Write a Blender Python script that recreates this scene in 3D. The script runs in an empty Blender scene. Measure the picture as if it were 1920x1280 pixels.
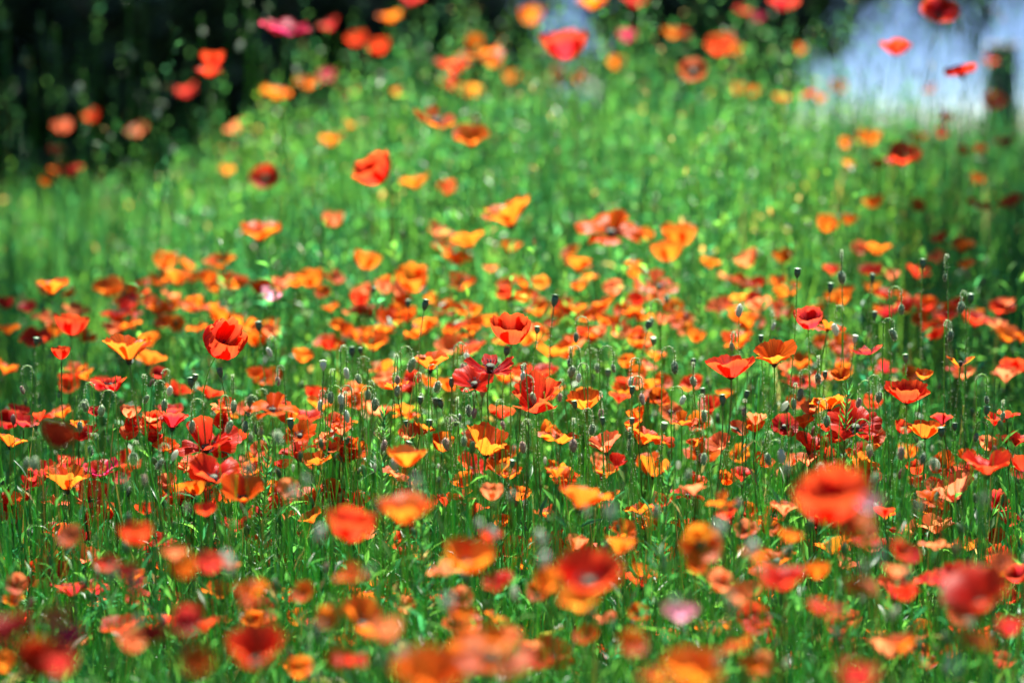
import bpy, math, random
import numpy as np
from mathutils import Vector, Matrix, Euler

R = math.radians
rng = np.random.default_rng(7)
random.seed(7)
sc = bpy.context.scene
col = sc.collection

# ------------------------------------------------------------------ camera
CAM_Z, PITCH, FOCUS = 1.0, R(5.18), 4.1
FPX = 1920 * 85 / 36.0
cd = bpy.data.cameras.new('camera')
cd.lens, cd.sensor_width = 85, 36
cd.clip_start, cd.clip_end = 0.05, 6000
cd.dof.use_dof = True
cd.dof.focus_distance = 3.97
cd.dof.aperture_fstop = 1.55
cam = bpy.data.objects.new('camera', cd)
cam.location = (0, 0, CAM_Z)
cam.rotation_euler = (R(90) - PITCH, 0, 0)
col.objects.link(cam)
sc.camera = cam

# ------------------------------------------------------------------ sky and sun
SUN_EL, SUN_AZ = R(70), R(10)
w = bpy.data.worlds.new('World')
sc.world = w
w.use_nodes = True
nt = w.node_tree
nt.nodes.clear()
sky = nt.nodes.new('ShaderNodeTexSky')
sky.sky_type = 'NISHITA'
sky.sun_disc = False
sky.sun_elevation, sky.sun_rotation = SUN_EL, SUN_AZ
sky.air_density, sky.dust_density, sky.ozone_density = 1.0, 0.0, 1.6
sky.altitude = 1500
tcw = nt.nodes.new('ShaderNodeTexCoord')
sq = nt.nodes.new('ShaderNodeVectorMath'); sq.operation = 'MULTIPLY'
sq.inputs[1].default_value = (1, 1, 9.0)
nt.links.new(tcw.outputs['Generated'], sq.inputs[0])
nv_ = nt.nodes.new('ShaderNodeVectorMath'); nv_.operation = 'NORMALIZE'
nt.links.new(sq.outputs[0], nv_.inputs[0])
nt.links.new(nv_.outputs[0], sky.inputs['Vector'])
bg = nt.nodes.new('ShaderNodeBackground')
bg.inputs['Strength'].default_value = 0.05
wo = nt.nodes.new('ShaderNodeOutputWorld')
nt.links.new(sky.outputs[0], bg.inputs['Color'])
nt.links.new(bg.outputs[0], wo.inputs['Surface'])
sd = bpy.data.lights.new('sun', 'SUN')
sd.energy, sd.angle, sd.color = 5.0, R(0.5), (1.0, 0.95, 0.86)
sun = bpy.data.objects.new('sun', sd)
to_sun = Vector((math.sin(SUN_AZ) * math.cos(SUN_EL), math.cos(SUN_AZ) * math.cos(SUN_EL), math.sin(SUN_EL)))
sun.rotation_euler = to_sun.to_track_quat('Z', 'Y').to_euler()
sun.location = (3, 8, 12)
col.objects.link(sun)
vs = sc.view_settings
vs.view_transform, vs.look, vs.exposure, vs.gamma = 'Standard', 'None', 2.0, 1.0
vs.use_curve_mapping = False
sc.cycles.max_bounces = 8
sc.cycles.transmission_bounces = 6
sc.cycles.diffuse_bounces = 4

# ------------------------------------------------------------------ terrain
def sstep(a, b, x):
    t = np.clip((np.asarray(x, float) - a) / (b - a), 0, 1)
    return t * t * (3 - 2 * t)

def ground(x, y):
    x = np.asarray(x, float); y = np.asarray(y, float)
    t = np.clip(y - 4.35, 0, None)
    rise = 0.31 * (np.sqrt(t * t + 0.03) - 0.173)
    rise = 0.68 * np.tanh((rise / 0.68) ** 1.6) ** (1 / 1.6)
    rise = rise * (1 - sstep(7.6, 10.8, y))
    lat = 1 - 0.42 * sstep(0.25, 1.45, .12 - x) - 0.1 * sstep(0.3, 1.6, x - .12) - 0.2 * sstep(1.5, 4, np.abs(x - 0.12))
    bump = 0.015 * np.sin(x * 5.1 + 1) * np.sin(y * 4.3) * (1 - sstep(8, 14, y))
    return rise * lat + bump

def ray(px, py, d):
    """the point d metres in front of the camera that stands at a photo position"""
    cx, cy = (px - 960) / FPX * d, (640 - py) / FPX * d
    return (cx, d * math.cos(PITCH) + cy * math.sin(PITCH), CAM_Z - d * math.sin(PITCH) + cy * math.cos(PITCH))

# ------------------------------------------------------------------ materials
def new_mat(name):
    m = bpy.data.materials.new(name)
    m.use_nodes = True
    m.node_tree.nodes.clear()
    return m, m.node_tree.nodes, m.node_tree.links

def N(nodes, t, **kw):
    n = nodes.new(t)
    for k, v in kw.items():
        if k in n.inputs: n.inputs[k].default_value = v
        else: setattr(n, k, v)
    return n

def mixcol(nodes, links, fac, a, b, blend='MIX'):
    n = nodes.new('ShaderNodeMix'); n.data_type = 'RGBA'; n.blend_type = blend
    for s, v in ((0, fac), (6, a), (7, b)):
        if hasattr(v, 'is_output') or isinstance(v, bpy.types.NodeSocket): links.new(v, n.inputs[s])
        else: n.inputs[s].default_value = v if s == 0 else (*v[:3], 1)
    return n.outputs[2]

def petal_mat(name, per_object):
    m, n, l = new_mat(name)
    if per_object:
        src = n.new('ShaderNodeObjectInfo').outputs['Color']
    else:
        a = n.new('ShaderNodeAttribute'); a.attribute_name = 'tint'; src = a.outputs['Color']
    uv = n.new('ShaderNodeUVMap')
    sep = n.new('ShaderNodeSeparateXYZ'); l.new(uv.outputs[0], sep.inputs[0])
    mp = n.new('ShaderNodeMapping'); l.new(uv.outputs[0], mp.inputs[0])
    mp.inputs['Scale'].default_value = (26, 1.4, 1)
    nz = N(n, 'ShaderNodeTexNoise', Scale=1.0, Detail=3.0, Roughness=0.6); l.new(mp.outputs[0], nz.inputs['Vector'])
    mp2 = n.new('ShaderNodeMapping'); l.new(uv.outputs[0], mp2.inputs[0]); mp2.inputs['Scale'].default_value = (5, 4, 1)
    nz2 = N(n, 'ShaderNodeTexNoise', Scale=1.0, Detail=2.0); l.new(mp2.outputs[0], nz2.inputs['Vector'])
    streak = n.new('ShaderNodeMapRange'); l.new(nz.outputs[0], streak.inputs[0])
    streak.inputs[1].default_value, streak.inputs[2].default_value = 0.3, 0.7
    streak.inputs[3].default_value, streak.inputs[4].default_value = 0.5, 1.15
    c1 = mixcol(n, l, 1.0, src, (1, 1, 1), 'MULTIPLY')
    mulnode = c1.node
    comb = n.new('ShaderNodeCombineXYZ')
    for i in range(3): l.new(streak.outputs[0], comb.inputs[i])
    l.new(comb.outputs[0], mulnode.inputs[7])
    # paler rim of the petal
    rim = n.new('ShaderNodeMapRange'); l.new(sep.outputs[1], rim.inputs[0])
    rim.inputs[1].default_value, rim.inputs[2].default_value = 0.72, 1.0
    rim.inputs[3].default_value, rim.inputs[4].default_value = 0.0, 0.22
    c2 = mixcol(n, l, rim.outputs[0], c1, (0.9, 0.12, 0.01))
    # dark blotch at the petal's foot
    bl = n.new('ShaderNodeMath'); bl.operation = 'ADD'; l.new(sep.outputs[1], bl.inputs[0])
    sc_ = n.new('ShaderNodeMath'); sc_.operation = 'MULTIPLY'; l.new(nz2.outputs[0], sc_.inputs[0]); sc_.inputs[1].default_value = 0.12
    l.new(sc_.outputs[0], bl.inputs[1])
    foot = n.new('ShaderNodeMapRange'); l.new(bl.outputs[0], foot.inputs[0])
    foot.inputs[1].default_value, foot.inputs[2].default_value = 0.14, 0.26
    foot.inputs[3].default_value, foot.inputs[4].default_value = 0.85, 0.0
    c3 = mixcol(n, l, foot.outputs[0], c2, (0.03, 0.004, 0.012))
    bump = N(n, 'ShaderNodeBump', Strength=0.9, Distance=0.002); l.new(nz.outputs[0], bump.inputs['Height'])
    p = N(n, 'ShaderNodeBsdfPrincipled', Roughness=0.38)
    p.inputs['Specular IOR Level'].default_value = 0.28
    l.new(c3, p.inputs['Base Color']); l.new(bump.outputs[0], p.inputs['Normal'])
    tr = n.new('ShaderNodeBsdfTranslucent')
    gam = N(n, 'ShaderNodeGamma', Gamma=0.72); l.new(c3, gam.inputs[0])
    l.new(gam.outputs[0], tr.inputs['Color']); l.new(bump.outputs[0], tr.inputs['Normal'])
    mx = n.new('ShaderNodeMixShader'); mx.inputs[0].default_value = 0.68
    l.new(p.outputs[0], mx.inputs[1]); l.new(tr.outputs[0], mx.inputs[2])
    out = n.new('ShaderNodeOutputMaterial'); l.new(mx.outputs[0], out.inputs[0])
    return m

def leaf_mat(name, source, colr=(0.05, 0.15, 0.03), transl=0.4, rough=0.42, noise=60):
    m, n, l = new_mat(name)
    if source == 'tint':
        a = n.new('ShaderNodeAttribute'); a.attribute_name = 'tint'; src = a.outputs['Color']
    elif source == 'object':
        src = n.new('ShaderNodeObjectInfo').outputs['Color']
    else:
        rgb = n.new('ShaderNodeRGB'); rgb.outputs[0].default_value = (*colr, 1); src = rgb.outputs[0]
    tc = n.new('ShaderNodeTexCoord')
    nz = N(n, 'ShaderNodeTexNoise', Scale=noise, Detail=2.0); l.new(tc.outputs['Object'], nz.inputs['Vector'])
    mr = n.new('ShaderNodeMapRange'); l.new(nz.outputs[0], mr.inputs[0])
    mr.inputs[3].default_value, mr.inputs[4].default_value = 0.6, 1.4
    c = mixcol(n, l, 1.0, src, (1, 1, 1), 'MULTIPLY')
    comb = n.new('ShaderNodeCombineXYZ')
    for i in range(3): l.new(mr.outputs[0], comb.inputs[i])
    l.new(comb.outputs[0], c.node.inputs[7])
    p = N(n, 'ShaderNodeBsdfPrincipled', Roughness=rough)
    p.inputs['Specular IOR Level'].default_value = 0.5
    l.new(c, p.inputs['Base Color'])
    out = n.new('ShaderNodeOutputMaterial')
    if transl > 0:
        tr = n.new('ShaderNodeBsdfTranslucent')
        hsv = N(n, 'ShaderNodeHueSaturation', Value=2.4, Saturation=1.1); l.new(c, hsv.inputs['Color'])
        l.new(hsv.outputs[0], tr.inputs['Color'])
        mx = n.new('ShaderNodeMixShader'); mx.inputs[0].default_value = transl
        l.new(p.outputs[0], mx.inputs[1]); l.new(tr.outputs[0], mx.inputs[2])
        l.new(mx.outputs[0], out.inputs[0])
    else:
        l.new(p.outputs[0], out.inputs[0])
    return m

def soil_mat():
    m, n, l = new_mat('meadow_soil')
    tc = n.new('ShaderNodeTexCoord')
    a = N(n, 'ShaderNodeTexNoise', Scale=6.0, Detail=8.0, Roughness=0.65); l.new(tc.outputs['Object'], a.inputs['Vector'])
    r = n.new('ShaderNodeValToRGB'); l.new(a.outputs[0], r.inputs[0])
    e = r.color_ramp.elements
    e[0].position, e[0].color = 0.35, (0.018, 0.03, 0.012, 1)
    e[1].position, e[1].color = 0.7, (0.05, 0.09, 0.025, 1)
    b = N(n, 'ShaderNodeBump', Strength=0.8, Distance=0.02); l.new(a.outputs[0], b.inputs['Height'])
    p = N(n, 'ShaderNodeBsdfPrincipled', Roughness=0.9)
    l.new(r.outputs[0], p.inputs['Base Color']); l.new(b.outputs[0], p.inputs['Normal'])
    out = n.new('ShaderNodeOutputMaterial'); l.new(p.outputs[0], out.inputs[0])
    return m

def plain_mat(name, c, rough=0.7, scale=40, vary=0.5, stretch=(1, 1, 1)):
    m, n, l = new_mat(name)
    tc = n.new('ShaderNodeTexCoord')
    mp = n.new('ShaderNodeMapping'); l.new(tc.outputs['Object'], mp.inputs[0]); mp.inputs['Scale'].default_value = stretch
    a = N(n, 'ShaderNodeTexNoise', Scale=scale, Detail=5.0); l.new(mp.outputs[0], a.inputs['Vector'])
    r = n.new('ShaderNodeValToRGB'); l.new(a.outputs[0], r.inputs[0])
    e = r.color_ramp.elements
    e[0].position, e[0].color = 0.3, tuple(x * (1 - vary) for x in c) + (1,)
    e[1].position, e[1].color = 0.75, tuple(min(1, x * (1 + vary)) for x in c) + (1,)
    b = N(n, 'ShaderNodeBump', Strength=0.4, Distance=0.004); l.new(a.outputs[0], b.inputs['Height'])
    p = N(n, 'ShaderNodeBsdfPrincipled', Roughness=rough)
    l.new(r.outputs[0], p.inputs['Base Color']); l.new(b.outputs[0], p.inputs['Normal'])
    out = n.new('ShaderNodeOutputMaterial'); l.new(p.outputs[0], out.inputs[0])
    return m

M_PETAL = petal_mat('poppy_petal', True)
M_PETAL_T = petal_mat('poppy_petal_mass', False)
M_STEM = leaf_mat('poppy_stem', 'object', transl=0.45, rough=0.4)
M_BUD = leaf_mat('hairy_bud', 'object', transl=0.12, rough=0.45, noise=400)
M_HAIR = leaf_mat('pale_hair', 'flat', (0.45, 0.5, 0.38), transl=0.5, rough=0.5)
M_TINT = leaf_mat('meadow_green', 'tint', transl=0.5, rough=0.4)
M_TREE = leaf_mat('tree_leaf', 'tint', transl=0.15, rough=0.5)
M_STAMEN = plain_mat('stamen', (0.02, 0.012, 0.02), 0.7, 300)
M_CAPS = plain_mat('capsule', (0.045, 0.07, 0.035), 0.5, 300)
M_BARK = plain_mat('bark', (0.09, 0.065, 0.045), 0.9, 14, 0.5, (1, 1, 0.25))
M_POST = plain_mat('weathered_post', (0.05, 0.062, 0.066), 0.85, 30, 0.5, (1, 1, 0.1))
M_CAP = plain_mat('post_cap', (0.35, 0.36, 0.36), 0.6, 30, 0.3)

# ------------------------------------------------------------------ mesh helpers
def mesh_of(name, v, f, mat, tint=None, uv=None, smooth=True, mat_idx=None, mats=None):
    """v (n,3); f: list of arrays (k,3) or (k,4)"""
    v = np.asarray(v, np.float32)
    me = bpy.data.meshes.new(name)
    fs = [np.asarray(a, np.int32) for a in (f if isinstance(f, (list, tuple)) else [f]) if len(a)]
    loops = np.concatenate([a.ravel() for a in fs])
    sizes = np.concatenate([np.full(len(a), a.shape[1], np.int32) for a in fs])
    starts = np.concatenate([[0], np.cumsum(sizes)[:-1]]).astype(np.int32)
    me.vertices.add(len(v)); me.vertices.foreach_set('co', v.ravel())
    me.loops.add(len(loops)); me.loops.foreach_set('vertex_index', loops)
    me.polygons.add(len(sizes)); me.polygons.foreach_set('loop_start', starts)
    me.polygons.foreach_set('loop_total', sizes)
    me.polygons.foreach_set('use_smooth', np.full(len(sizes), smooth, bool))
    if mat_idx is not None: me.polygons.foreach_set('material_index', np.asarray(mat_idx, np.int32))
    me.update(calc_edges=True)
    for m in (mats or [mat]): me.materials.append(m)
    if tint is not None:
        a = me.attributes.new('tint', 'FLOAT_COLOR', 'POINT')
        t = np.ones((len(v), 4), np.float32); t[:, :3] = tint
        a.data.foreach_set('color', t.ravel())
    if uv is not None:
        u = me.uv_layers.new(name='UVMap')
        u.data.foreach_set('uv', np.asarray(uv, np.float32)[loops].ravel())
    return me

def link(name, me, parent=None, loc=None, colour=None):
    o = bpy.data.objects.new(name, me)
    col.objects.link(o)
    if parent is not None: o.parent = parent
    if loc is not None: o.location = loc
    if colour is not None: o.color = (*colour, 1)
    return o

def tag(o, label=None, cat=None, group=None, kind=None):
    if label: o['label'] = label
    if cat: o['category'] = cat
    if group: o['group'] = group
    if kind: o['kind'] = kind
    return o

def grid_faces(nu, nv, off=0, closed=False):
    """rows nv, columns nu"""
    i = np.arange(nv - 1)[:, None]; j = np.arange(nu if closed else nu - 1)[None, :]
    j2 = (j + 1) % nu
    a = i * nu + j; b = i * nu + j2; c = (i + 1) * nu + j2; d = (i + 1) * nu + j
    return np.stack([a, b, c, d], -1).reshape(-1, 4) + off

def tube(path, rad, sides=5):
    """a tube along a path (k,3)"""
    p = np.asarray(path, float); k = len(p)
    rad = np.broadcast_to(np.asarray(rad, float), (k,))
    t = np.gradient(p, axis=0); t /= np.linalg.norm(t, axis=1, keepdims=True) + 1e-12
    ref = np.array([0.31, 0.95, 0.05]); u = np.cross(t, ref); u /= np.linalg.norm(u, axis=1, keepdims=True) + 1e-12
    w_ = np.cross(t, u)
    a = np.linspace(0, 2 * math.pi, sides, endpoint=False)
    v = p[:, None] + rad[:, None, None] * (np.cos(a)[None, :, None] * u[:, None] + np.sin(a)[None, :, None] * w_[:, None])
    return v.reshape(-1, 3), grid_faces(sides, k, 0, True)

def lathe(prof, sides=10):
    r, z = np.array(prof, float).T
    a = np.linspace(0, 2 * math.pi, sides, endpoint=False)
    v = np.stack([r[:, None] * np.cos(a), r[:, None] * np.sin(a), np.repeat(z[:, None], sides, 1)], -1).reshape(-1, 3)
    return v, grid_faces(sides, len(prof), 0, True)

def bez(p0, p1, p2, p3, n):
    t = np.linspace(0, 1, n)[:, None]
    p0, p1, p2, p3 = (np.asarray(p, float) for p in (p0, p1, p2, p3))
    return (1 - t) ** 3 * p0 + 3 * (1 - t) ** 2 * t * p1 + 3 * (1 - t) * t * t * p2 + t ** 3 * p3

def hairs_on(path, rad, n, length, g):
    """fine bristles standing off a stem: thin triangles"""
    p = np.asarray(path); k = len(p)
    s = g.uniform(0, k - 1.001, n); i = s.astype(int); f = (s - i)[:, None]
    b = p[i] * (1 - f) + p[i + 1] * f
    d = g.normal(size=(n, 3)); d[:, 2] *= 0.25; d /= np.linalg.norm(d, axis=1, keepdims=True)
    L = length * g.uniform(0.6, 1.2, n)[:, None]
    b = b + d * rad * 0.8
    side = np.cross(d, [0, 0, 1.0]) * 0.00022
    up = np.zeros((n, 3)); up[:, 2] = 0.00022
    v = np.stack([b - up, b + up, b + d * L], 1).reshape(-1, 3)
    fidx = np.arange(n * 3).reshape(n, 3)
    return v, fidx

# ------------------------------------------------------------------ poppy heads
NU, NV = 21, 10
def petal(th0, phi, a0, a1, L, g, ruff, pleat=0.010, wedge=1.0):
    u = np.linspace(-1, 1, NU)[None, :]; v = np.linspace(0, 1, NV)[:, None]
    wob = 0.035 * np.sin(5 * u + g.uniform(0, 6)) + 0.025 * np.sin(11 * u + g.uniform(0, 6)) + g.uniform(-0.035, 0.03, (1, NU))
    ln = L * (1 - 0.2 * np.abs(u) ** 3 + wob * 0.9)
    tt = np.linspace(0, 1, 40)
    ang = np.radians(a0 + (a1 - a0) * tt)
    rr = np.concatenate([[0], np.cumsum(np.cos(ang[:-1]) / 39)]); zz = np.concatenate([[0], np.cumsum(np.sin(ang[:-1]) / 39)])
    r = np.interp(v.ravel(), tt, rr)[:, None] * ln; z = np.interp(v.ravel(), tt, zz)[:, None] * ln
    sl = np.interp(v.ravel(), tt, ang)[:, None]
    p1, p2, p3 = g.uniform(0, 6, 3)
    dsp = ruff * v ** 2 * (0.55 * np.sin(2.6 * u + p1) + 0.45 * np.sin(6.3 * u + p2) + 0.18 * np.sin(13 * u + p3))
    dsp = dsp + pleat * v * np.sin(24 * u + p1) + 0.035 * (1 - u * u) * v
    r = r - dsp * np.sin(sl); z = z + dsp * np.cos(sl)
    th = th0 + u * phi * (wedge + (1 - wedge) * (1 - v))
    r = r + 0.02
    X = np.stack([r * np.cos(th), r * np.sin(th), z], -1).reshape(-1, 3)
    uv = np.stack([np.broadcast_to(u * 0.5 + 0.5, (NV, NU)), np.broadcast_to(v, (NV, NU))], -1).reshape(-1, 2)
    return X, uv

def head(shape, seed):
    """petals of one flower, unit width, standing on z=0"""
    g = np.random.default_rng(seed)
    P = []
    base = g.uniform(0, 6.28)
    if shape == 'globe':
        for k in range(4):
            P.append(petal(base + k * math.pi / 2, R(72), -5, 128 + g.uniform(-8, 8), 1 if k % 2 else 1.06, g, 0.09, 0.022))
    elif shape == 'c':
        for k in range(4):
            P.append(petal(base + k * math.pi / 2 + g.normal() * 0.1, R(66), 18, 86 + g.uniform(-12, 10), g.uniform(.93, 1.07), g, 0.07))
    elif shape == 'b':
        for k in range(4):
            P.append(petal(base + k * math.pi / 2 + g.normal() * 0.1, R(66), 30, 52 + g.uniform(-14, 14), g.uniform(.93, 1.07), g, 0.09, 0.008))
    elif shape == 'w':
        for k in range(4):
            P.append(petal(base + k * math.pi / 2 + g.normal() * 0.1, R(62), 62, 22 + g.uniform(-20, 24), g.uniform(.9, 1.1), g, 0.09))
    elif shape == 'o':
        for k in range(4):
            P.append(petal(base + k * math.pi / 2, R(66), 22, 28 + g.uniform(-12, 16), g.uniform(.93, 1.05), g, 0.07))
    elif shape == 'f':
        for k in range(4):
            P.append(petal(base + k * math.pi / 2 + g.normal() * 0.22, R(g.uniform(45, 66)), g.uniform(30, 60), g.uniform(-40, 70), g.uniform(.8, 1.15), g, 0.16, 0.012))
    elif shape == 'star':
        for k in range(5):
            P.append(petal(base + k * 1.257 + g.normal() * 0.1, R(34), 20, g.uniform(5, 60), g.uniform(.9, 1.2), g, 0.10, 0.006, 0.75))
    elif shape == 'd':      # dome seen from below: petals turned down at the rim
        for k in range(4):
            P.append(petal(base + k * math.pi / 2, R(70), 74, -8 + g.uniform(-12, 12), g.uniform(.95, 1.05), g, 0.05))
    elif shape == 'v':      # two petals left standing
        for k in range(2):
            P.append(petal(k * math.pi + g.normal() * 0.05, R(50), 25, 45, 1, g, 0.05))
    mx = np.mean([np.hypot(x[:, 0], x[:, 1]).max() for x, _ in P]) * (.82 if shape == 'f' else .92)
    return [(x * (0.5 / mx), uv) for x, uv in P]

PF = grid_faces(NU, NV)
HEADS = {}
for shp, cnt in (('c', 6), ('b', 7), ('w', 8), ('o', 4), ('f', 9), ('globe', 2), ('star', 2), ('d', 2), ('v', 1)):
    HEADS[shp] = []
    for k in range(cnt):
        ps = head(shp, hash((len(shp), ord(shp[0]), k)) % 99991)
        HEADS[shp].append((ps, [mesh_of('petal', x, PF, M_PETAL, uv=uv) for x, uv in ps]))

def stamen_mesh(seed):
    g = np.random.default_rng(seed); V, F = [], []; off = 0
    for k in range(26):
        a = g.uniform(0, 6.28); r = g.uniform(.10, .19); z = g.uniform(.10, .2)
        p0 = np.array([.04 * math.cos(a), .04 * math.sin(a), .01]); p1 = np.array([r * math.cos(a), r * math.sin(a), z])
        s = np.array([-math.sin(a), math.cos(a), 0]) * .004; d = (p1 - p0) / np.linalg.norm(p1 - p0)
        V += [p0 - s, p0 + s, p1 + s, p1 - s]; F.append([off, off + 1, off + 2, off + 3]); off += 4
        q = p1 + d * .03; s2 = s * 4; t2 = np.cross(d, s2)
        V += [p1 - d * .01, p1 + s2 + d * .015, p1 + t2 + d * .015, p1 - s2 + d * .015, p1 - t2 + d * .015, q]
        for tri in ((0, 1, 2, 2), (0, 2, 3, 3), (0, 3, 4, 4), (0, 4, 1, 1), (5, 2, 1, 1), (5, 3, 2, 2), (5, 4, 3, 3), (5, 1, 4, 4)):
            F.append([off + tri[0], off + tri[1], off + tri[2]] + ([off + tri[3]] if tri[3] != tri[2] else []))
        off += 6
    q4 = [f for f in F if len(f) == 4]; q3 = [f for f in F if len(f) == 3]
    return mesh_of('stamens', V, [np.array(q4), np.array(q3)], M_STAMEN, smooth=False)
STAMENS = [stamen_mesh(s) for s in (1, 2)]
cv, cf = lathe([(0.0, 0), (.03, .005), (.055, .05), (.07, .11), (.066, .15), (.085, .155), (.085, .168), (.0, .19)], 10)
CAPSULE = mesh_of('capsule', cv, cf, M_CAPS)

COLS = {'R': (.62, .009, .012), 'S': (.78, .016, .004), 'O': (.88, .115, .003), 'Y': (.88, .2, .008),
        'P': (.88, .16, .045), 'K': (.85, .30, .45), 'M': (.68, .012, .09)}
CNAME = {'R': 'deep red', 'S': 'scarlet', 'O': 'orange', 'Y': 'amber', 'P': 'salmon', 'K': 'pink', 'M': 'crimson pink'}
STEM_C = [(.12, .26, .045), (.14, .29, .05), (.10, .22, .05), (.15, .25, .06)]

def blur_px(d): return 66 * abs(d - FOCUS) / d

def solve(px, py, wpx, D0=0.058, h0=0.5, d=None):
    """depth at which a flower of that size stands on the ground at that place of the picture"""
    if py > 850: D0, h0 = .064, .44
    if d is None:
        best, d = 1e9, 4
        for q in np.arange(1.7, 7.3, .03):
            x, y, z = ray(px, py, q); h = z - float(ground(x, y))
            if h < .16 or h > 1.05: continue
            D = max(.01, (wpx - .55 * blur_px(q)) * q / FPX)
            c = ((D - D0) / .012) ** 2 + ((h - h0) / .12) ** 2
            if c < best: best, d = c, q
    D = (wpx - .55 * blur_px(d)) * d / FPX
    return d, min(.112, max(.034, D))

def frame(axis, spin):
    z = Vector(axis).normalized(); x = Vector((1, 0, 0)) - z * z.x
    if x.length < 1e-3: x = Vector((0, 1, 0))
    x.normalize(); y = z.cross(x)
    return Matrix((x, y, z)).transposed().to_4x4() @ Matrix.Rotation(spin, 4, 'Z')

def stem_path(top, axis, g, n=12, spread=.07):
    top = np.array(top); L = max(.12, top[2] - float(ground(top[0], top[1])))
    bx, by = top[0] + g.normal() * spread * L, top[1] + g.normal() * spread * L
    b = np.array([bx, by, float(ground(bx, by)) - .005])
    ax = np.array(axis) / np.linalg.norm(axis)
    return bez(b, b + [g.normal() * .03, g.normal() * .03, .5 * L], top - ax * .28 * L + g.normal(size=3) * .008, top, n), b

def stem_mesh(path, base, r, hairy, g, name='stem', sides=5):
    v, f = tube(path - base, np.linspace(r * 1.25, r, len(path)), sides)
    fs = [f]; idx = np.zeros(len(f), int)
    if hairy:
        L = np.linalg.norm(np.diff(path, axis=0), axis=1).sum()
        hv, hf = hairs_on(path - base, r, int(L * 330), .0034, g)
        fs.append(hf + len(v)); v = np.concatenate([v, hv]); idx = np.concatenate([idx, np.ones(len(hf), int)])
    return mesh_of(name, v, fs, None, mats=[M_STEM, M_HAIR], mat_idx=idx)

PROJECTED = []        # (object, px, py, colour word, noun, note)
LANDMARKS = []        # (px, py, short name)

def poppy(px, py, wpx, C, shp=None, d=None, label=None, lm=None, lean=None, roll=None, spin=None, var=None, seed=0):
    g = np.random.default_rng(int(px * 7 + py * 13 + seed))
    shp = shp or g.choice(['w', 'b', 'c', 'f', 'o'], p=[.2, .2, .2, .3, .1])
    d, D = solve(px, py, wpx, d=d)
    if lean is None: lean = g.uniform(38, 62) if shp == 'o' else g.normal() * 12 + (8 if shp != 'd' else -14)
    if roll is None: roll = g.normal() * 12
    axis = (math.sin(R(roll)), -math.sin(R(lean)), max(.1, math.cos(R(lean)) * math.cos(R(roll))))
    a = np.array(axis) / np.linalg.norm(axis)
    D *= {'w': 1.06, 'f': 1.08, 'star': 1.05}.get(shp, .96)
    zmid = {'c': .38, 'b': .3, 'w': .27, 'o': .12, 'f': .25, 'globe': .36, 'star': .2, 'd': .2, 'v': .2}[shp] * D
    top = np.array(ray(px, py, d)) - a * zmid
    path, base = stem_path(top, a, g)
    root = bpy.data.objects.new('poppy', None); root.empty_display_size = .05; root.location = base
    col.objects.link(root)
    tag(root, label, 'poppy', 'poppies standing in the meadow')
    hairy = abs(d - FOCUS) < .45
    link('stem', stem_mesh(path, base, .0012 if d > 3 else .0014, hairy, g), root, colour=STEM_C[g.integers(4)])
    ps, meshes = HEADS[shp][var if var is not None else g.integers(len(HEADS[shp]))]
    mtx = Matrix.Translation(Vector(top - base)) @ frame(a, g.uniform(0, 6.28) if spin is None else spin) @ Matrix.Scale(D, 4)
    c = np.array(COLS[C])
    for me in meshes:
        k = c * g.uniform(.85, 1.1) * np.array([1, g.uniform(.75, 1.3), 1])
        o = link('petal', me, root, colour=tuple(np.clip(k, 0, .9))); o.matrix_local = mtx
    mt2 = mtx @ Matrix.Scale(1.1, 4)
    o = link('capsule', CAPSULE, root); o.matrix_local = mt2
    o = link('stamens', STAMENS[g.integers(2)], root); o.matrix_local = mt2
    if lm: LANDMARKS.append((px, py, lm))
    note = {'c': 'cupped', 'b': 'bowl', 'w': 'shallow bowl', 'o': 'open face', 'f': 'ragged petals', 'globe': 'globe', 'star': 'star shape', 'd': 'domed', 'v': 'two petals'}[shp]
    bl = 'sharp' if blur_px(d) < 5 else ('soft' if blur_px(d) < 17 else 'blurred')
    PROJECTED.append((root, px, py, CNAME[C], 'poppy', bl + ' ' + note))
    return root

# ------------------------------------------------------------------ poppies that stand out
def HERO(*a, **k): poppy(*a, **k)
HERO(960, 620, 76, 'S', 'c', 4.1, 'bright red cup poppy standing alone and highest among the sharp flowers', 'lone red cup poppy', 24, 2, 0.5, 1)
HERO(420, 640, 84, 'S', 'globe', 4.0, 'crinkled scarlet globe poppy bent over on a curved stem', 'crinkled scarlet globe poppy', 38, 26, 1.0, 0)
HERO(920, 683, 88, 'R', 'star', 4.02, 'dark red poppy with one long pointed petal raised', 'dark red pointed-petal poppy', 22, 8, 0.3, 0)
HERO(888, 714, 66, 'S', 'f', 4.1, 'crumpled scarlet poppy tucked under the dark red pointed-petal one', None, 30, -8, 1.2, 0)
HERO(1370, 686, 92, 'S', 'b', 4.05, 'big scarlet bowl poppy with flared rim near the tall hairy seed stem', 'big scarlet bowl poppy', 4, -3, 0.4, 1)
HERO(1515, 598, 58, 'R', 'c', 4.15, 'frilled red poppy with a small orange one touching it', 'frilled red poppy', 26, -6)
HERO(1553, 610, 48, 'O', 'f', 4.2, 'small orange poppy touching the frilled red poppy', None, 8, 10)
HERO(1702, 736, 82, 'S', 'b', 4.05, 'frilled red-orange bowl poppy on the shaded side of the sharp band', 'frilled red-orange bowl poppy', 12, 4)
HERO(1735, 805, 68, 'O', 'b', 4.0, 'orange goblet poppy with clean flared rim', 'orange goblet poppy', 2, 0)
HERO(1605, 795, 84, 'S', 'f', 4.0, 'large crumpled red-orange poppy with petals thrown open', 'large crumpled red-orange poppy', 40, 0, None, 1)
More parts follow.
